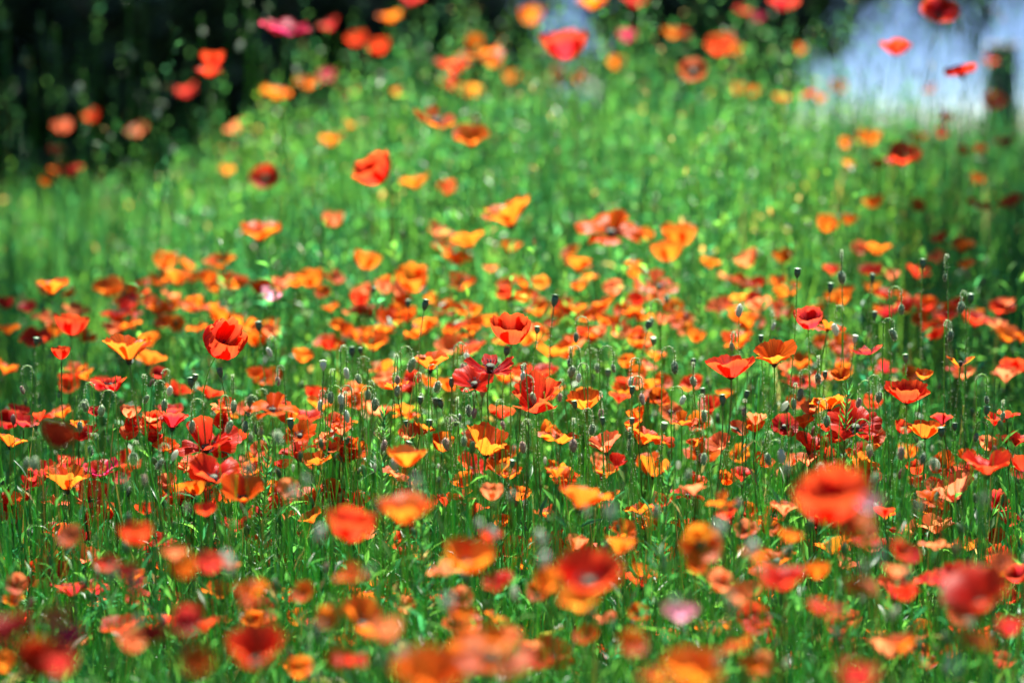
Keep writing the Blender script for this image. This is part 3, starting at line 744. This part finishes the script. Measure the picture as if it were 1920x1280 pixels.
def blades(bag, base, h, wd, bend, tint, g, lv=5):
    n = len(base); t = np.linspace(0, 1, lv)[None, :, None]
    az = g.uniform(0, 6.28, n); lean = np.stack([np.cos(az), np.sin(az), 0 * az], -1)[:, None]
    fz = az + g.normal(size=n) * .8 + math.pi / 2; side = np.stack([np.cos(fz), np.sin(fz), 0 * fz], -1)[:, None]
    h = h[:, None, None]; b = bend[:, None, None]
    c = base[:, None] + np.array([0, 0, 1.]) * h * (t - .35 * b * t ** 2) + lean * h * b * t ** 1.8
    ww = wd[:, None, None] * (1 - t ** 2.2 * .96) * .5
    v = np.stack([c - side * ww, c + side * ww], 2).reshape(-1, 3)
    k = np.arange(lv - 1)[None, :] * 2 + (np.arange(n) * lv * 2)[:, None]
    f = np.stack([k, k + 1, k + 3, k + 2], -1).reshape(-1, 4)
    bag.add(v, f, np.repeat(tint, lv * 2, 0))

def stalks(bag, base, h, r, tint, g, lv=6, sway=.06):
    n = len(base); t = np.linspace(0, 1, lv)[None, :, None]
    off = g.normal(size=(n, 1, 3)) * sway * h[:, None, None]; off[..., 2] = 0
    off2 = g.normal(size=(n, 1, 3)) * .012; off2[..., 2] = 0
    c = base[:, None] + np.array([0, 0, 1.]) * h[:, None, None] * t + off * t ** 1.5 + off2 * np.sin(t * 5)
    a = np.array([0, 2.094, 4.189]); ring = np.stack([np.cos(a), np.sin(a), 0 * a], -1)
    rr = (r[:, None, None] * (1.1 - .35 * t))[..., None]
    v = (c[:, :, None] + ring[None, None] * rr).reshape(-1, 3)
    i = np.arange(lv - 1)[:, None] * 3; j = np.arange(3)[None]; j2 = (j + 1) % 3
    q = np.stack([i + j, i + j2, i + 3 + j2, i + 3 + j], -1).reshape(1, -1, 4) + (np.arange(n) * lv * 3)[:, None, None]
    bag.add(v, q.reshape(-1, 4), np.repeat(tint, lv * 3, 0))
    return c

def leaves(bag, p, d, L, W, tint, g, droop=.25):
    """pointed leaves, folded along the midrib, from p along d"""
    n = len(p); d = unit(d)
    s = unit(np.cross(d, unit(g.normal(size=(n, 3)) * .5 + [0, 0, 1.]))); up = np.cross(s, d)
    L = L[:, None]; W = W[:, None] * .5
    dr = np.array([0, 0, -1.]) * droop * L
    m1 = p + d * L * .4 + dr * .12; m2 = p + d * L + dr
    a = p + d * L * .45 + s * W + up * W * .5 + dr * .15; b = p + d * L * .45 - s * W + up * W * .5 + dr * .15
    v = np.stack([p, a, m1, b, m2], 1).reshape(-1, 3)
    o = (np.arange(n) * 5)[:, None]
    f = np.concatenate([o + [[0, 2, 1]], o + [[0, 3, 2]], o + [[1, 2, 4]], o + [[2, 3, 4]]])
    bag.add(v, f, np.repeat(tint, 5, 0))

def greens(n, g, bright=1.0, blue=0.0):
    a = np.array([.034, .14, .04]); b = np.array([.085, .2, .04]); c = np.array([.032, .13, .05])
    t = g.uniform(0, 1, (n, 1)); u = (g.uniform(0, 1, (n, 1)) < .25 + blue)
    k = a * (1 - t) + b * t; k = np.where(u, c * (.8 + .5 * t), k)
    k = np.where(g.uniform(0, 1, (n, 1)) < .035, np.array([.28, .22, .09]) * .8, k)
    return np.clip(k * bright * g.uniform(.7, 1.25, (n, 1)), 0, .4)

def scatter(n, y0, y1, g, pad=.3, power=1.0):
    """points over the field that the view takes in, with a margin"""
    y = y0 + (y1 - y0) * g.uniform(0, 1, n * 3) ** power
    x = g.uniform(-1, 1, n * 3) * (.215 * y1 + pad)
    ok = np.abs(x) < .215 * y + pad
    x, y = x[ok][:n], y[ok][:n]
    return np.stack([x, y, ground(x, y) - .004], -1)

g = np.random.default_rng(5)
# stems without flowers, near and middle meadow
B = Bag()
b = scatter(10500, 1.25, 4.7, g, .3, .72); n = len(b)
hh = np.clip(g.normal(.37, .09, n), .15, .6) * (.55 + .45 * sstep(2.2, 3.9, b[:, 1]))
tn = greens(n, g, 1.7)
c = stalks(B, b, hh, g.uniform(.0007, .0012, n), tn, g)
for k in range(4):
    s = g.uniform(.05, .85, n); i = np.clip((s * 5).astype(int), 0, 4); f = (s * 5 - i)[:, None]
    p = c[np.arange(n), i] * (1 - f) + c[np.arange(n), i + 1] * f
    az = g.uniform(0, 6.28, n); d = np.stack([np.cos(az), np.sin(az), g.uniform(.6, 3.0, n)], -1)
    leaves(B, p, d, g.uniform(.02, .06, n), g.uniform(.003, .009, n), greens(n, g), g)
o = link('poppy_stems', B.build('poppy_stems', M_TINT))
tag(o, 'dense upright poppy stems and their narrow leaves', 'stems', None, 'stuff')

# little buds and pods on stems too small to count
B = Bag()
b = scatter(420, 1.6, 5.0, g, .2, .8); n = len(b)
hh = np.clip(g.normal(.41, .07, n), .2, .6) * (.75 + .25 * sstep(2.2, 3.9, b[:, 1]))
c = stalks(B, b, hh, np.full(n, .0009), greens(n, g, 1.1), g)
lv, lf = lathe([(0, .5), (.16, .4), (.25, .1), (.22, -.2), (.08, -.47), (0, -.5)], 7)
for k in range(n):
    L = g.uniform(.012, .022); ctr = c[k, -1] + [0, 0, L * .3]
    cc = np.array([(.075, .12, .06), (.15, .095, .075), (.3, .33, .27), (.05, .09, .05)][g.choice(4, p=[.4, .2, .15, .25])])
    B.add(lv * L * [.95, .95, 1] @ np.array(Euler(tuple(g.normal(size=3) * .3)).to_matrix()).T + ctr, lf, cc)
o = link('budding_stems', B.build('budding_stems', M_TINT))
tag(o, 'small buds on thin stems all through the meadow', 'buds', None, 'stuff')

# low undergrowth, near
B = Bag()
b = scatter(9000, 1.2, 4.8, g, .3, .75); n = len(b)
blades(B, b, g.uniform(.12, .34, n) * (.6 + .4 * sstep(2.2, 3.9, b[:, 1])), g.uniform(.003, .007, n), g.uniform(.05, .5, n), greens(n, g), g)
b = scatter(3800, 1.2, 4.8, g, .3, .75); n = len(b); b[:, 2] += g.uniform(.01, .28, n) * (.55 + .45 * sstep(2.2, 3.9, b[:, 1]))
az = g.uniform(0, 6.28, n)
leaves(B, b, np.stack([np.cos(az), np.sin(az), g.uniform(.3, 3.5, n)], -1), g.uniform(.03, .09, n), g.uniform(.004, .012, n), greens(n, g, 1.0), g)
o = link('meadow_grass', B.build('meadow_grass', M_TINT))
tag(o, 'green grass and low leaves under the poppies', 'grass', None, 'stuff')

# tall herbs of the bank
def clump(b):
    """patches of yellower and of bluer plants"""
    x, y = b[:, 0], b[:, 1]
    q = np.sin(x * 4.1 + 1.3 * np.sin(y * 2.3)) * np.sin(y * 3.7 + 1.1 * np.sin(x * 2.9)) + .5 * np.sin(x * 9.3 + y * 5)
    q = np.clip(q, -1, 1)[:, None]
    return np.where(q > 0, 1 + q * np.array([.75, .35, .1]), 1 + q * np.array([.35, .2, .05]))
B = Bag()
b = scatter(16000, 4.5, 8.2, g, .5); n = len(b)
blades(B, b, g.uniform(.2, .55, n), g.uniform(.004, .010, n), g.uniform(.05, .45, n), greens(n, g, 1.1) * clump(b), g)
b = scatter(5200, 4.5, 8.0, g, .5); n = len(b)
hh = np.clip(g.normal(.42, .13, n), .2, .85) * (1 - .25 * sstep(.4, 1.5, np.abs(b[:, 0] - .1)))
kl = clump(b)
c = stalks(B, b, hh, g.uniform(.001, .0018, n), greens(n, g, 1.2) * kl, g)
for k in range(22):
    s = g.uniform(.15, 1.0, n); i = np.clip((s * 5).astype(int), 0, 4); f = (s * 5 - i)[:, None]
    p = c[np.arange(n), i] * (1 - f) + c[np.arange(n), i + 1] * f
    az = g.uniform(0, 6.28, n); d = np.stack([np.cos(az), np.sin(az), g.uniform(.4, 3.0, n)], -1)
    leaves(B, p, d, g.uniform(.018, .045, n), g.uniform(.004, .012, n), greens(n, g, 1.5) * kl, g)
o = link('bank_herbs', B.build('bank_herbs', M_TINT))
tag(o, 'tall soft green herbs and grass covering the bank', 'herbs', None, 'stuff')

# lobed poppy leaves low among the stems
B = Bag()
b = scatter(800, 1.4, 4.8, g, .3, .75); n = len(b)
b[:, 2] += g.uniform(.03, .24, n) * (.6 + .4 * sstep(2.2, 3.9, b[:, 1]))
az = g.uniform(0, 6.28, n); D0 = unit(np.stack([np.cos(az), np.sin(az), g.uniform(.2, 1.6, n)], -1))
S0 = unit(np.cross(D0, [0, 0, 1.])); L0 = g.uniform(.05, .1, n)
tn = greens(n, g, 1.1); yel = g.uniform(0, 1, (n, 1)) < .1; tn = np.where(yel, np.array([.2, .19, .04]), tn)
leaves(B, b, D0, L0, L0 * .16, tn, g, .3)
for k in range(4):
    for sgn in (-1, 1):
        p = b + D0 * (L0 * (.2 + .19 * k))[:, None] - np.array([0, 0, .3]) * (L0 * (.2 + .19 * k) ** 2)[:, None]
        leaves(B, p, D0 * .75 + S0 * sgn, L0 * (.42 - .06 * k), L0 * .13, tn, g, .2)
o = link('poppy_leaves', B.build('poppy_leaves', M_TINT))
tag(o, 'lobed grey-green and yellowing leaves low among the stems', 'leaves', None, 'stuff')

# thin tall stalks breaking the skyline of the bank
B = Bag()
b = scatter(1100, 5.3, 7.4, g, .4); b = b[(b[:, 0] > -.55) | (g.uniform(0, 1, len(b)) < .32)]; n = len(b)
c = stalks(B, b, np.clip(g.normal(.62, .13, n), .4, 1.0) * (1 + .2 * sstep(.7, 1.3, np.abs(b[:, 0]))), g.uniform(.0009, .0015, n), greens(n, g, 1.0, .3), g, sway=.09)
for k in range(5):
    p = c[:, -1] - [0, 0, .02] * np.array(k) + g.normal(size=(n, 3)) * .004
    az = g.uniform(0, 6.28, n)
    leaves(B, p, np.stack([np.cos(az), np.sin(az), g.uniform(.6, 2.5, n)], -1), g.uniform(.012, .03, n), g.uniform(.004, .008, n), np.clip(greens(n, g, 1.2) + .02, 0, 1), g)
o = link('skyline_stalks', B.build('skyline_stalks', M_TINT))
tag(o, 'thin pale seed stalks rising over the crest of the bank', 'stalks', None, 'stuff')

# ------------------------------------------------------------------ spiky leafy shoots in the sharp band
def shoot(px, py, d, label, L=.22):
    g = np.random.default_rng(int(px + py * 3))
    P = np.array(ray(px, py, d)); z0 = float(ground(P[0], P[1]))
    h = P[2] - z0
    if h < .08: return
    root = bpy.data.objects.new('leafy_shoot', None); root.location = (P[0], P[1], z0); col.objects.link(root)
    tag(root, label, 'leafy plant', 'spiky leafy shoots')
    path = bez((0, 0, 0), (g.normal() * .02, 0, h * .4), (g.normal() * .02, 0, h * .7), (0, 0, h), 10)
    v, f = tube(path, np.linspace(.0022, .0012, 10), 5)
    link('stem', mesh_of('stem', v, f, M_STEM), root, colour=(.09, .21, .045))
    B = Bag(); n = 64
    s = np.linspace(max(0, 1 - L / h), 1, n); p = np.stack([np.interp(s, np.linspace(0, 1, 10), path[:, k]) for k in range(3)], -1)
    az = np.arange(n) * 2.4
    dd = np.stack([np.cos(az), np.sin(az), np.linspace(.5, 2.2, n)], -1)
    leaves(B, p, dd, np.linspace(.036, .022, n), np.full(n, .0045), greens(n, g, 1.25), g, .1)
    o = link('leaves', B.build('leaves', M_TINT), root); o['kind'] = 'stuff'
shoot(716, 862, 3.85, 'spiky green shoot under the soft orange bowl poppy')
shoot(1590, 728, 4.0, 'dark spiky shoot among the red-orange poppies beside the saucer poppy')
shoot(505, 838, 3.9, 'spiky green shoot beside the wide frilled scarlet poppy')
shoot(790, 925, 3.6, 'spiky shoot behind the wide blurred orange poppy of the pair')
shoot(1255, 880, 3.75, 'broad green shoot between the sharp stems under the crisp bowl poppy')
shoot(720, 775, 4.05, 'thin forked shoot under the hooked purplish bud', .12)

# ------------------------------------------------------------------ trees behind the bank, and unseen ones added for shade
def tree(name, x, y, h, r, z0, label, seed, leafn=7000, leaf=.16, trunk_r=.14, dark=1.0, lean=(0, 0)):
    g = np.random.default_rng(seed)
    gz = float(ground(x, y))
    root = bpy.data.objects.new(name, None); root.location = (x, y, gz); col.objects.link(root)
    tag(root, label, 'shrub' if 'shrub' in name else 'tree', {'dark_tree': 'dark trees behind the bank', 'dark_shrub': 'dark shrubs under the trees'}.get(name, 'unseen trees added to shade the edges'))
    cx, cy = lean
    tp = bez((0, 0, -.05), (0, 0, h * .3), (cx * .6, cy * .6, h * .6), (cx, cy, h * .92), 10)
    V, F = [], []; off = 0
    v, f = tube(tp, np.linspace(trunk_r, trunk_r * .2, 10), 8); V.append(v); F.append(f); off += len(v)
    for k in range(9):
        s = g.uniform(.25, .9); q = np.array([np.interp(s, np.linspace(0, 1, 10), tp[:, i]) for i in range(3)])
        if q[2] < z0 * .9: q[2] = z0
        a = k * 2.4; rr = r * g.uniform(.6, .95)
        e = q + np.array([math.cos(a) * rr, math.sin(a) * rr, h * g.uniform(.05, .16)])
        v, f = tube(bez(q, q + (e - q) * [.4, .4, .1], q + (e - q) * [.7, .7, .6], e, 6), np.linspace(trunk_r * .4, .012, 6), 5)
        V.append(v); F.append(f + off); off += len(v)
    link('trunk', mesh_of('trunk', np.concatenate(V), [np.concatenate(F)], M_BARK), root)
    nc = 70
    u = g.normal(size=(nc, 3)); u = unit(u) * g.uniform(.25, 1, (nc, 1)) ** .5
    zc = (z0 + h) / 2; hz = (h - z0) / 2
    prof = 1 - .25 * np.clip(u[:, 2], 0, 1)
    ctr = np.stack([u[:, 0] * r * prof + cx * .6, u[:, 1] * r * prof + cy * .6, zc + u[:, 2] * hz], -1)
    pick = g.integers(0, nc, leafn)
    p = ctr[pick] + g.normal(size=(leafn, 3)) * r * .2 * np.array([1, 1, .8])
    p[:, 2] = np.clip(p[:, 2], max(.05, z0 - .25), None)
    B = Bag()
    az = g.uniform(0, 6.28, leafn)
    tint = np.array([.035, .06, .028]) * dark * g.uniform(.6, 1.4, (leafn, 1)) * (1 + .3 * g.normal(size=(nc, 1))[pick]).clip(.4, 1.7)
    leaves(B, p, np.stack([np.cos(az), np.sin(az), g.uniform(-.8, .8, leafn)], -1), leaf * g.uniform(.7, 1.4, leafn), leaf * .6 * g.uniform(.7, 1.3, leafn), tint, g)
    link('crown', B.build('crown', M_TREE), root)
    return root
tree('dark_tree', -3.6, 12.5, 9, 1.6, .1, 'dark broad tree at the far shaded end of the bank', 1, 9000, .2)
tree('dark_tree', -2.0, 12.0, 9.5, 1.4, .1, 'black dense tree behind the ragged crimson pink poppy', 2, 9000, .2)
tree('dark_tree', -0.75, 13.0, 8, 1.15, .1, 'dark tree just short of the bright gap', 3, 9000, .2)
tree('dark_tree', 1.2, 14.0, 7, 1.0, .6, 'dark overhanging tree between the bright gap and the open sky', 4, 9000, .18)
tree('dark_tree', 1.75, 16.0, 7, .9, .8, 'tree with high dark crown at the edge of the open sky', 5, 9000, .18, .06, 1.0, (.75, 0))
tree('dark_tree', -2.9, 17.0, 8, 2.4, .1, 'tree filling the dark behind the two broad trees', 6, 9000, .25)
tree('dark_tree', -0.6, 18.0, 8, 1.0, .1, 'slim tree further back by the bright gap', 7, 6000, .22)
tree('dark_shrub', -2.7, 10.8, 1.9, .9, .0, 'low dark shrub in the black corner under the trees', 8, 5000, .13, .03)
tree('dark_shrub', -1.5, 10.9, 1.8, .8, .0, 'low dark shrub under the black dense tree', 9, 5000, .13, .03)
tree('dark_shrub', -.4, 11.5, 1.75, .65, .0, 'low dark shrub next to the bright gap', 10, 4000, .13, .03)
tree('dark_shrub', .95, 12.5, 1.9, .5, .0, 'low dark shrub at the foot of the overhanging tree', 11, 4000, .13, .03)

tree('added_shade_tree', 3.1, 7.1, 7, 1.45, 3.4, 'unseen leafy tree added to shade the bank end by the fence post', 21, 5000, .12, .12, 1.3, (-.6, 0))  # added unseen trees from here on, placed to darken the edges of view
tree('added_shade_tree', 2.2, 3.65, 5.4, .75, 3.0, 'smaller unseen leafy tree added to shade the poppies by the big blurred red oval one', 22, 2800, .11, .08, 1.3, (-1.3, 0))
tree('added_shade_tree', -2.1, 3.6, 5.4, .75, 3.0, 'unseen leafy tree added to shade the lower corner by the large blurred poppy', 23, 1500, .11, .08, 1.3, (2.0, 0))
tree('added_shade_tree', -2.9, 6.9, 7, 1.1, 3.4, 'unseen leafy tree added to shade the bank end under the dark trees', 24, 4600, .12, .12, 1.3, (2.3, 0))

# ------------------------------------------------------------------ fence post at the end of the bank
P = ray(1880, 80, 8.0); gz = float(ground(P[0], P[1]))
root = bpy.data.objects.new('fence_post', None); root.location = (P[0], P[1], gz); col.objects.link(root)
tag(root, 'dark square wooden post standing against the blue sky', 'fence post')
def chamfer_post(s, z0, z1, c=.012):
    prof = [(-s, -s + c), (-s, s - c), (-s + c, s), (s - c, s), (s, s - c), (s, -s + c), (s - c, -s), (-s + c, -s)][::-1]
    v = np.array([(x, y, z) for z in (z0, z1 - c) for x, y in prof] + [(x * .85, y * .85, z1) for x, y in prof])
    f = grid_faces(8, 3, 0, True)
    tops = np.array([[16, 17, 18, 19], [16, 19, 20, 23], [20, 21, 22, 23]])
    return v, [f, tops]
h = P[2] - gz
v, f = chamfer_post(.043, -.1, h - .02); link('post', mesh_of('post', v, f, M_POST, smooth=False), root)
v, f = chamfer_post(.052, h - .02, h); link('cap', mesh_of('cap', v, f, M_CAP, smooth=False), root)

# ------------------------------------------------------------------ the ground itself
def axis_pts(lo, hi, step, far):
    a = list(np.arange(lo, hi + 1e-6, step)); s = step; x = hi
    while x < far: s *= 1.5; x += s; a.append(x)
    s = step; x = lo; pre = []
    while x > -far: s *= 1.5; x -= s; pre.append(x)
    return np.array(pre[::-1] + a)
xs, ys = axis_pts(-4, 4, .12, 3500), axis_pts(-1, 13, .12, 3500)
X, Y = np.meshgrid(xs, ys)
v = np.stack([X, Y, ground(X, Y)], -1).reshape(-1, 3)
o = link('ground', mesh_of('ground', v, [grid_faces(len(xs), len(ys))], soil_mat()))
tag(o, 'dark green meadow ground rising to a bank', None, None, 'structure')
